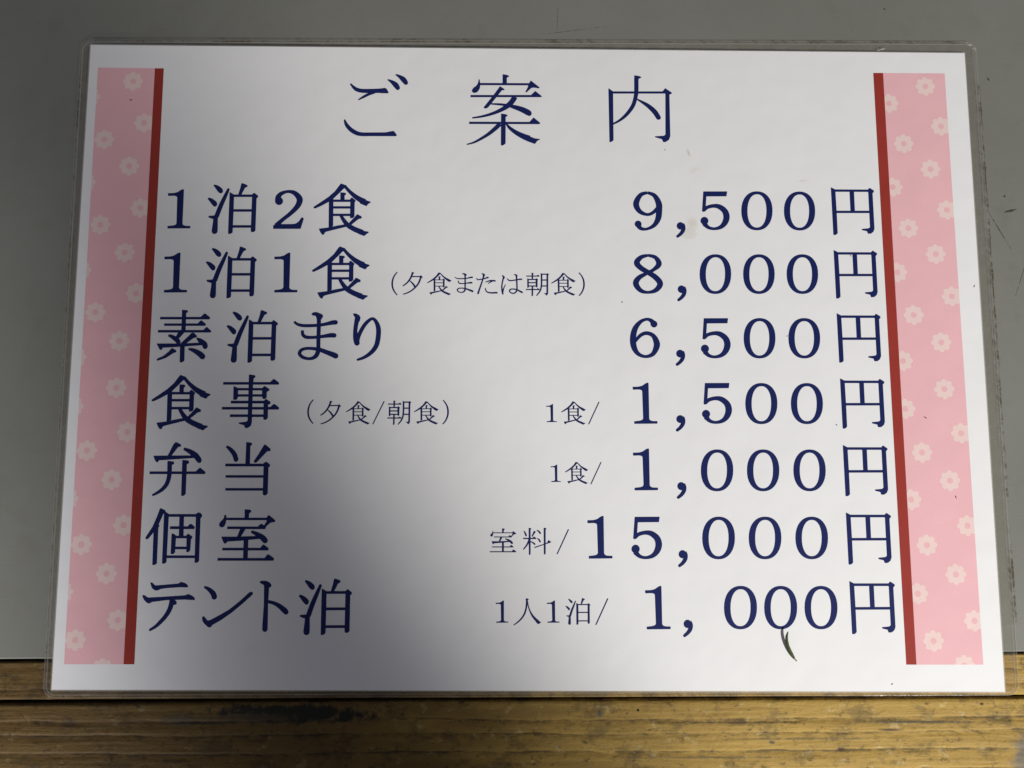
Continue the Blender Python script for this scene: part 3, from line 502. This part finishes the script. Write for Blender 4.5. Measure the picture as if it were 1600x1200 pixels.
def plank(name, y_top, y_bot, z_top, z_bot, grooves, round_top, mat, parent, seed):
    """weathered board lying along x: relief grain, worn rounded arris, thickness"""
    X0, X1 = -330.0, 330.0
    nx = 420
    prof = [0, 0.1, 0.25, 0.45, 0.7, 1.0] + [1.0 + 0.3 * k for k in range(1, 88)] + [28 + 1.6 * k for k in range(1, 40)]
    dirt = []
    vs_, fs = [], []
    rows_ = None
    for i in range(nx + 1):
        # denser columns where the board is in view
        u = i / nx * 2 - 1
        x = (0.55 * u + 0.45 * u ** 3) * X1
        yt, yb = y_top(x), y_bot(x)
        L_ = yt - yb
        offs = [o for o in prof if o < L_ - 0.6] + [L_ - 0.5, L_]
        if rows_ is None:
            rows_ = len(offs)
        offs = offs[:rows_ - 2] + [L_ - 0.5, L_]
        col_ = [(x, yt, z_bot)]
        dirt.append(0.8)
        for o in offs:
            z = z_top(x)
            if o < round_top:
                z -= round_top * (1 - math.sqrt(max(0, 1 - (1 - o / round_top) ** 2))) * 0.8
            if L_ - o < 0.5:
                z -= 0.3
            wob = 0.9 * noise.noise(Vector((x * 0.012, seed, o * 0.02)))
            soil = max(0.0, 0.75 - o * 1.1)
            for (g, dp, wd) in grooves:
                # each grain ridge ends in a small step with dirt at its foot, then slopes up again
                d = (o + wob + 0.35 * noise.noise(Vector((x * 0.11, g, seed))) - g) / wd
                broken = min(1.0, max(0.0, 0.55 + 0.9 * noise.noise(Vector((x * 0.045, g * 3, seed))) + 0.5 * noise.noise(Vector((x * 0.3, g, seed)))))
                z -= dp * (0.3 + 0.7 * broken) * (math.exp(-d * d) if d > 0 else math.exp(-d * d * 25))
                soil = max(soil, broken * (math.exp(-d * d * 8) if d > 0 else math.exp(-d * d * 60)), 0.62 * math.exp(-d * wd / 1.7) if d > 0 else 0.0)
            dirt.append(soil)
            z += 0.10 * noise.noise(Vector((x * 0.05, o * 0.9, seed))) + 0.05 * noise.noise(Vector((x * 0.25, o * 2.0, seed + 4)))
            edge = 0.18 * noise.noise(Vector((x * 0.15, seed, 2))) if o < 0.05 else 0
            col_.append((x, yt - o + edge, z))
        col_.append((x, yb, z_bot))
        dirt.append(0.8)
        vs_ += [(a * MM, b * MM, c * MM) for a, b, c in col_]
    k = rows_ + 2
    for i in range(nx):
        for j in range(k - 1):
            a = i * k + j
            fs.append((a, a + 1, a + k + 1, a + k))
    me = mesh_of(name, vs_, fs, True)
    at_ = me.attributes.new("soil", 'FLOAT', 'POINT')
    at_.data.foreach_set("value", dirt)
    return link(name, me, parent, [mat])


ledge = link("wooden_ledge", None)
ledge.location = (0, -0.1, 0)
tag(ledge, "weathered yellow-brown wooden ledge along the front of the counter", "ledge")
BLOBS2 = [  # x, y, rx, ry, wobble, noise scale, softness, colour, strength
    (-74, -112.0, 30, 3.3, 0.45, 260, 0.45, (0.008, 0.009, 0.007), 0.96),
    (-108, -114.0, 7, 2.6, 0.5, 420, 0.6, (0.06, 0.05, 0.03), 0.8),
    (-88, -113.4, 18, 2.0, 0.5, 380, 0.6, (0.07, 0.045, 0.02), 0.7),
    (-101, -114.9, 12, 0.5, 0.3, 500, 0.7, (0.02, 0.015, 0.01), 0.9),
    (112.0, -116.8, 5.5, 0.6, 0.10, 600, 0.8, (0.045, 0.018, 0.012), 0.9),
    (96.2, -122.6, 1.3, 0.7, 0.25, 900, 0.5, (0.03, 0.018, 0.012), 0.9),
    (141.0, -109.0, 0.8, 0.6, 0.2, 900, 0.5, (0.06, 0.02, 0.012), 0.9),
    (33.5, -110.9, 0.55, 0.5, 0.10, 900, 0.4, (0.004, 0.004, 0.004), 1.0),
    (21.5, -112.0, 1.3, 1.7, 0.5, 500, 0.8, (0.045, 0.055, 0.05), 0.8),
    (75.0, -120.5, 1.3, 0.7, 0.3, 800, 0.6, (0.045, 0.055, 0.05), 0.8),
    (158, -125, 10, 11, 0.30, 160, 0.5, (0.14, 0.13, 0.11), 0.85),
    (120.0, -114.4, 26, 0.55, 0.5, 420, 0.7, (0.075, 0.065, 0.045), 0.85),
    (62, -114.6, 26, 0.5, 0.6, 380, 0.7, (0.07, 0.05, 0.03), 0.8),
    (60, -125.0, 40, 0.5, 0.6, 420, 0.9, (0.10, 0.075, 0.04), 0.6),
    (85, -119.4, 36, 0.5, 0.6, 380, 0.9, (0.11, 0.08, 0.045), 0.6),
]
Mloc = Matrix.Translation((0, 0.1, 0))
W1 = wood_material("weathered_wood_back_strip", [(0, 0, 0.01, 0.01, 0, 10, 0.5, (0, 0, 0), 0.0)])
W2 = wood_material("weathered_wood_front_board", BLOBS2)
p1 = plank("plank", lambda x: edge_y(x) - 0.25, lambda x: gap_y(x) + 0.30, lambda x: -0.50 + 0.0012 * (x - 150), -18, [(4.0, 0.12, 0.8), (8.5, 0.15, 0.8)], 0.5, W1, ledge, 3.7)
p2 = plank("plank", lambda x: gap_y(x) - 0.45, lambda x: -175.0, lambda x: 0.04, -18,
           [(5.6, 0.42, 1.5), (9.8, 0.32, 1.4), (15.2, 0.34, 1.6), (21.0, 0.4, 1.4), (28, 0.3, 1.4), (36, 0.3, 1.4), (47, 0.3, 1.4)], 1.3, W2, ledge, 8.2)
for p_ in (p1, p2):
    p_.matrix_parent_inverse = Mloc
p1["label"] = "narrow back strip of the ledge, partly under the sign"
p2["label"] = "broad front board of the ledge with a black mouldy patch"


# ------------------------------------------------------------------ the laminated sign
sign = link("laminated_price_sign", None)
sign.location = (0, 0, 0)
tag(sign, "white laminated price list with navy characters and pink flowered side borders, lying on the counter", "sign")


def poly_sheet(name, quad, z, mat, parent):
    vs_ = [(x * MM, y * MM, z * MM) for x, y in quad]
    return link(name, mesh_of(name, vs_, [tuple(reversed(range(len(vs_))))]), parent, [mat])


# paper: thin slab
q = D["paper"]
vs_ = [(x * MM, y * MM, 0.0) for x, y in q] + [(x * MM, y * MM, -0.12 * MM) for x, y in q]
fs = [(3, 2, 1, 0), (4, 5, 6, 7)] + [(i, (i + 1) % 4, (i + 1) % 4 + 4, i + 4) for i in range(4)]
PAPER = link("paper", mesh_of("paper", vs_, fs), sign, [M_PAPER])


def round_quad(q_, out, r, n=7):
    """quad grown outward by out mm, corners rounded by r"""
    pts = []
    c = Vector((sum(a[0] for a in q_) / 4, sum(a[1] for a in q_) / 4))
    P = [Vector(a) + Vector((out if a[0] > c.x else -out, out if a[1] > c.y else -out)) for a in q_]
    for i in range(4):
        a, b, d = P[i - 1], P[i], P[(i + 1) % 4]
        u, v = (a - b).normalized(), (d - b).normalized()
        ctr = b + (u + v) * r
        s, e = b + u * r, b + v * r
        a0 = math.atan2((s - ctr).y, (s - ctr).x)
        a1 = math.atan2((e - ctr).y, (e - ctr).x)
        da = (a1 - a0 + math.pi) % (2 * math.pi) - math.pi
        for k in range(n + 1):
            t = a0 + da * k / n
            pts.append((ctr.x + r * math.cos(t), ctr.y + r * math.sin(t)))
        # points along the side, to let the edge wander a little
        nb = P[(i + 1) % 4]
        for k in range(1, 12):
            w = e.lerp(nb + (b - nb).normalized() * r, k / 12)
            pts.append((w.x, w.y))
    return pts


def film_border():
    fq, pq = D["film"], D["paper"]
    rings = [(fq, 0.0, 3.6, -0.30), (fq, 0.0, 3.6, -0.15), (fq, -0.22, 3.4, -0.11), (fq, -0.75, 3.0, -0.11), (fq, -0.90, 2.9, -0.05), (fq, -1.12, 2.8, -0.11),
             (pq, 0.42, 0.4, -0.10), (pq, 0.12, 0.15, 0.004), (pq, -0.18, 0.05, 0.006)]
    mats_ = [1, 1, 0, 1, 1, 0, 2, 2]
    vs_, fs, mi = [], [], []
    for (q_, o, r, z) in rings:
        for (x, y) in round_quad(q_, o, r):
            w = 0.06 * noise.noise(Vector((x * 0.06, y * 0.06, o))) if q_ is fq else 0
            vs_.append(((x + w) * MM, (y + w) * MM, z * MM))
    k = len(vs_) // len(rings)
    for j in range(len(rings) - 1):
        for i in range(k):
            a, b = j * k + i, j * k + (i + 1) % k
            fs.append((a, b, b + k, a + k))
            mi.append(mats_[j])
    me = mesh_of("film_border", vs_, fs)
    me.materials.append(M_FILM)
    me.materials.append(M_FILM_EDGE)
    me.materials.append(M_RIDGE)
    for p_, i in zip(me.polygons, mi):
        p_.material_index = i
    o = link("film_border", me, sign)
    o["label"] = "clear film margin around the paper with dirt along its edges"
    return o


FILM = film_border()
fq = D["film"]
gz = -0.02
inset = lambda a, b, t0, t1: ((a[0] + (b[0] - a[0]) * t0, a[1] + (b[1] - a[1]) * t0), (a[0] + (b[0] - a[0]) * t1, a[1] + (b[1] - a[1]) * t1))


def shifted(seg, dx, dy):
    return lerp((seg[0][0] + dx, seg[0][1] + dy), (seg[1][0] + dx, seg[1][1] + dy), 80)


right = inset(fq[1], fq[2], 0.07, 0.90)
top = inset(fq[0], fq[1], 0.04, 0.985)
left = inset(fq[0], fq[3], 0.05, 0.95)
bot = inset(fq[3], fq[2], 0.02, 0.97)
strip("grime_line", shifted(right, 0.50, 0), 0.8, M_GRIME, FILM, lambda x, y: sheet_z(x, y) + 0.02, 0.8)
strip("grime_line", shifted(right, -0.45, 0), 0.4, M_GRIME, FILM, gz, 0.8)
strip("grime_line", shifted(top, 0, 0.3), 0.5, M_GRIME, FILM, lambda x, y: sheet_z(x, y) + 0.02, 0.9)
strip("grime_line", shifted(top, 0, -0.55), 0.45, M_GRIME, FILM, gz, 0.9)
strip("grime_line", shifted(left, 0.4, 0), 0.4, M_GRIME, FILM, gz, 0.9)
strip("grime_line", shifted(bot, 0, 0.3), 0.5, M_GRIME, FILM, gz, 0.9)
strip("scuff", lerp((148.5, 109.1), (152.1, 106.5), 8), 0.9, M_SCUFF, FILM, gz + 0.01, 0.6, True)
strip("scuff", lerp((149.8, 108.0), (152.2, 105.6), 8), 0.35, M_SCUFF, FILM, gz + 0.014, 0.6, True)
strip("scuff", lerp((118.0, 105.6), (121.0, 106.5), 6), 0.4, M_SCUFF, FILM, gz + 0.01, 0.6, True)


# coloured side bands with their flowers
def clip(poly, quad):
    out = poly
    for i in range(4):
        a, b = quad[i], quad[(i + 1) % 4]
        src, out = out, []
        for k in range(len(src)):
            p_, r_ = src[k - 1], src[k]
            f = lambda w: (b[0] - a[0]) * (w[1] - a[1]) - (b[1] - a[1]) * (w[0] - a[0])   # clockwise quad: inside <= 0
            fp, fr = f(p_), f(r_)
            if (fp <= 0) != (fr <= 0):
                s = fp / (fp - fr)
                out.append((p_[0] + s * (r_[0] - p_[0]), p_[1] + s * (r_[1] - p_[1])))
            if fr <= 0:
                out.append(r_)
        if not out:
            return []
    return out


def flower(c, band, quad, seed):
    RO, RI, N = 3.35, 0.98, 64
    rot = math.radians(2.0)
    o_, i_ = [], []
    for k in range(N):
        t = 2 * math.pi * k / N
        r = RO * (0.74 + 0.26 * abs(math.cos(4 * (t - rot))) ** 0.8)
        o_.append((c[0] + r * math.cos(t), c[1] + r * math.sin(t)))
        i_.append((c[0] + RI * math.cos(t), c[1] + RI * math.sin(t)))
    vs_, fs = [], []
    for k in range(N):
        j = (k + 1) % N
        pl = clip([i_[k], o_[k], o_[j], i_[j]], quad)
        if len(pl) > 2:
            s = len(vs_)
            vs_ += [(x * MM, y * MM, 0.016 * MM) for x, y in pl]
            fs.append(tuple(range(s, s + len(pl))))
    if fs:
        link("flower", mesh_of("flower", vs_, fs), band, [M_FLOWER])


for side in "LR":
    quad = D["band" + side]
    band = poly_sheet("flower_band", quad, 0.010, M_PINK, sign)
    band["label"] = "pink band with pale flowers down the " + ("left" if side == "L" else "right") + " margin"
    poly_sheet("red_stripe", D["red" + side], 0.020, M_RED, sign)
    for k, c in enumerate(D["fl" + side]):
        flower(c, band, quad, k)


# lettering ---------------------------------------------------------------
def inset_poly(P, d):
    """shrink an outline by d"""
    n = len(P)
    area = sum(P[i - 1][0] * P[i][1] - P[i][0] * P[i - 1][1] for i in range(n))
    s = 1 if area > 0 else -1
    out = []
    for i in range(n):
        a, b, c = Vector(P[i - 1]), Vector(P[i]), Vector(P[(i + 1) % n])
        u, v = (b - a), (c - b)
        if u.length < 1e-6 or v.length < 1e-6:
            out.append(P[i])
            continue
        u.normalize()
        v.normalize()
        n1, n2 = Vector((-u.y, u.x)) * s, Vector((-v.y, v.x)) * s
        h = n1 + n2
        l2 = max(h.length_squared / 2, 0.45)
        out.append(tuple(b + h * (d / l2)))
    return out


def spline(pts, sub=6):
    out = []
    n = len(pts)
    for i in range(n - 1):
        p0, p1_, p2_, p3 = pts[max(i - 1, 0)], pts[i], pts[i + 1], pts[min(i + 2, n - 1)]
        for k in range(sub):
            t = k / sub
            out.append(tuple(0.5 * (2 * b + (c - a) * t + (2 * a - 5 * b + 4 * c - d) * t * t + (3 * b - a - 3 * c + d) * t ** 3)
                             for a, b, c, d in zip(p0, p1_, p2_, p3)))
    out.append(pts[-1])
    return out


def round_corners(P, k=0.16):
    """take the hard points off an outline, as ink on paper shows them"""
    out = []
    n = len(P)
    for i in range(n):
        a, b, c = Vector(P[i - 1]), Vector(P[i]), Vector(P[(i + 1) % n])
        u, v = a - b, c - b
        d = min(k, u.length * 0.35, v.length * 0.35)
        if d < 1e-4:
            out.append(tuple(b))
            continue
        s, e = b + u.normalized() * d, b + v.normalized() * d
        out += [tuple(s), tuple(s.lerp(e, 0.5).lerp(b, 0.42)), tuple(e)]
    return out


MESHES = {}


def glyph_mesh(key, thin):
    if (key, thin) in MESHES:
        return MESHES[(key, thin)]
    vs_, fs = [], []
    lay = [0]
    dw = 0.13 if thin else -0.09      # regular weight: every stroke of the bold cut loses this, mm

    def z():
        return 0.030 + lay[0] * 0.0022

    def face(P):
        s = len(vs_)
        vs_.extend((x * MM, y * MM, z() * MM) for x, y in P)
        area = sum(P[i - 1][0] * P[i][1] - P[i][0] * P[i - 1][1] for i in range(len(P)))
        r = range(s, s + len(P))
        fs.append(tuple(r) if area > 0 else tuple(reversed(r)))

    for st in GLYPH[key]:
        typ = st[0]
        if typ == 'O':
            a = [(st[1][i] / 100, st[1][i + 1] / 100) for i in range(0, len(st[1]), 2)]
            b = [(st[2][i] / 100, st[2][i + 1] / 100) for i in range(0, len(st[2]), 2)]
            for i in range(len(a)):
                face([a[i - 1], a[i], b[i], b[i - 1]])
        elif typ == 'G':
            P = [(st[1][i] / 100, st[1][i + 1] / 100) for i in range(0, len(st[1]), 2)]
            P = inset_poly(P, dw / 2)
            face(round_corners(P) if len(P) < 18 or key != 'zero' else P)
        else:
            P = [(st[1][i] / 100, st[1][i + 1] / 100, max(st[1][i + 2] / 100 - dw, 0.10)) for i in range(0, len(st[1]), 3)]
            S = spline(P) if typ == 'R' else P
            lf, rt = [], []
            n = len(S)
            for i, (x, y, w) in enumerate(S):
                dx = S[min(i + 1, n - 1)][0] - S[max(i - 1, 0)][0]
                dy = S[min(i + 1, n - 1)][1] - S[max(i - 1, 0)][1]
                l = math.hypot(dx, dy) or 1
                lf.append((x - dy / l * w / 2, y + dx / l * w / 2))
                rt.append((x + dy / l * w / 2, y - dx / l * w / 2))
            for i in range(n - 1):
                lay[0] += 0.12
                face([lf[i], lf[i + 1], rt[i + 1], rt[i]])
            caps = []
            if st[2] & 1:
                caps.append(S[-1])
            if st[2] & 2:
                caps.append(S[0])
            for (x, y, w) in caps:
                lay[0] += 0.6
                face([(x + w / 2 * math.cos(t * math.pi / 9), y + w / 2 * math.sin(t * math.pi / 9)) for t in range(18)])
        lay[0] += 1
    me = mesh_of("character_" + key, vs_, fs)
    me.materials.append(M_INK)
    MESHES[(key, thin)] = me
    return me


LABELS = {"heading": "large thin heading of three characters at the top",
          "r1": "first price row, one night with two meals", "r2": "second price row, one night with one meal",
          "r3": "third price row, room only", "r4": "fourth price row, a single meal", "r5": "fifth price row, packed lunch",
          "r6": "sixth price row, private room", "r7": "last price row, tent stay"}
for rid, chars in ROWS:
    line = link("heading" if rid == "heading" else "price_row", None, sign)
    line["label"] = LABELS[rid]
    for (key, x, y, sc, thin) in chars:
        o = link("character", glyph_mesh(key, thin), line)
        o.location = (x * MM, y * MM, 0)
        o.scale = (sc, sc, 1)

# tiny specks of dirt on the film
for (x, y, a, l) in ((113.2, -103.0, 0.5, 0.7), (45.0, 70.0, 1.0, 0.4), (-134.0, 86.0, 0.2, 0.8), (136.5, -45.0, 1.9, 1.0), (128.0, -19.5, -0.6, 1.0),
                     (30.0, 18.0, 0.9, 0.5), (84.0, 7.0, 0.3, 0.5), (106.0, 34.0, 2.0, 0.6), (146.5, 24.0, 1.2, 0.9), (99.0, -22.0, 2.4, 0.6)):
    strip("speck", lerp((x - l / 2 * math.cos(a), y - l / 2 * math.sin(a)), (x + l / 2 * math.cos(a), y + l / 2 * math.sin(a)), 4), 0.28, M_SPECK, PAPER, 0.06, 0.5, True)


# ------------------------------------------------------------------ the small leaf
def leaf():
    t = NT("green_leaf")
    v = t.coords()
    n = t.noise(v, 1800.0, 3)
    c = t.mix(t.ramp(n, 0.3, 0.7), (0.022, 0.034, 0.005, 1), (0.060, 0.085, 0.012, 1))
    t.bsdf(c, 0.6, t.bump(n, 0.00003, 0.4), spec=0.3)
    t2 = NT("dry_stem")
    t2.bsdf((0.16, 0.10, 0.06, 1), 0.6)
    P = D["leaf"]

    def tube(sec, flat, close=True):
        vs_, fs = [], []
        K = 10
        n_ = len(sec)
        for i, (x, y, w, h) in enumerate(sec):
            x0, y0 = sec[max(i - 1, 0)][:2]
            x1, y1 = sec[min(i + 1, n_ - 1)][:2]
            l = math.hypot(x1 - x0, y1 - y0) or 1
            nx_, ny_ = -(y1 - y0) / l, (x1 - x0) / l
            for k in range(K):
                a = 2 * math.pi * k / K
                s, u = math.cos(a) * w / 2, math.sin(a) * w / 2 * flat
                crease = -0.05 * w * max(0.0, 1 - abs(math.cos(a)) * 3) if math.sin(a) > 0 else 0
                vs_.append(((x + nx_ * s) * MM, (y + ny_ * s) * MM, (h + u + crease) * MM))
        for i in range(n_ - 1):
            for k in range(K):
                j = (k + 1) % K
                fs.append((i * K + k, i * K + j, (i + 1) * K + j, (i + 1) * K + k))
        fs.append(tuple(range(K)))
        fs.append(tuple(reversed(range((n_ - 1) * K, n_ * K))))
        return mesh_of("leaf", vs_, fs, True)

    body = spline([tuple(p_) for p_ in P[:8]], 5)
    o = link("fallen_leaf", tube(body, 0.8), None, [t.m])
    tag(o, "tiny curved dark green leaf lying below the last zeros of the bottom price", "leaf")
    st = link("stem", tube(spline([tuple(p_) for p_ in P[7:]], 4), 0.9), o, [t2.m])
    return o


leaf()
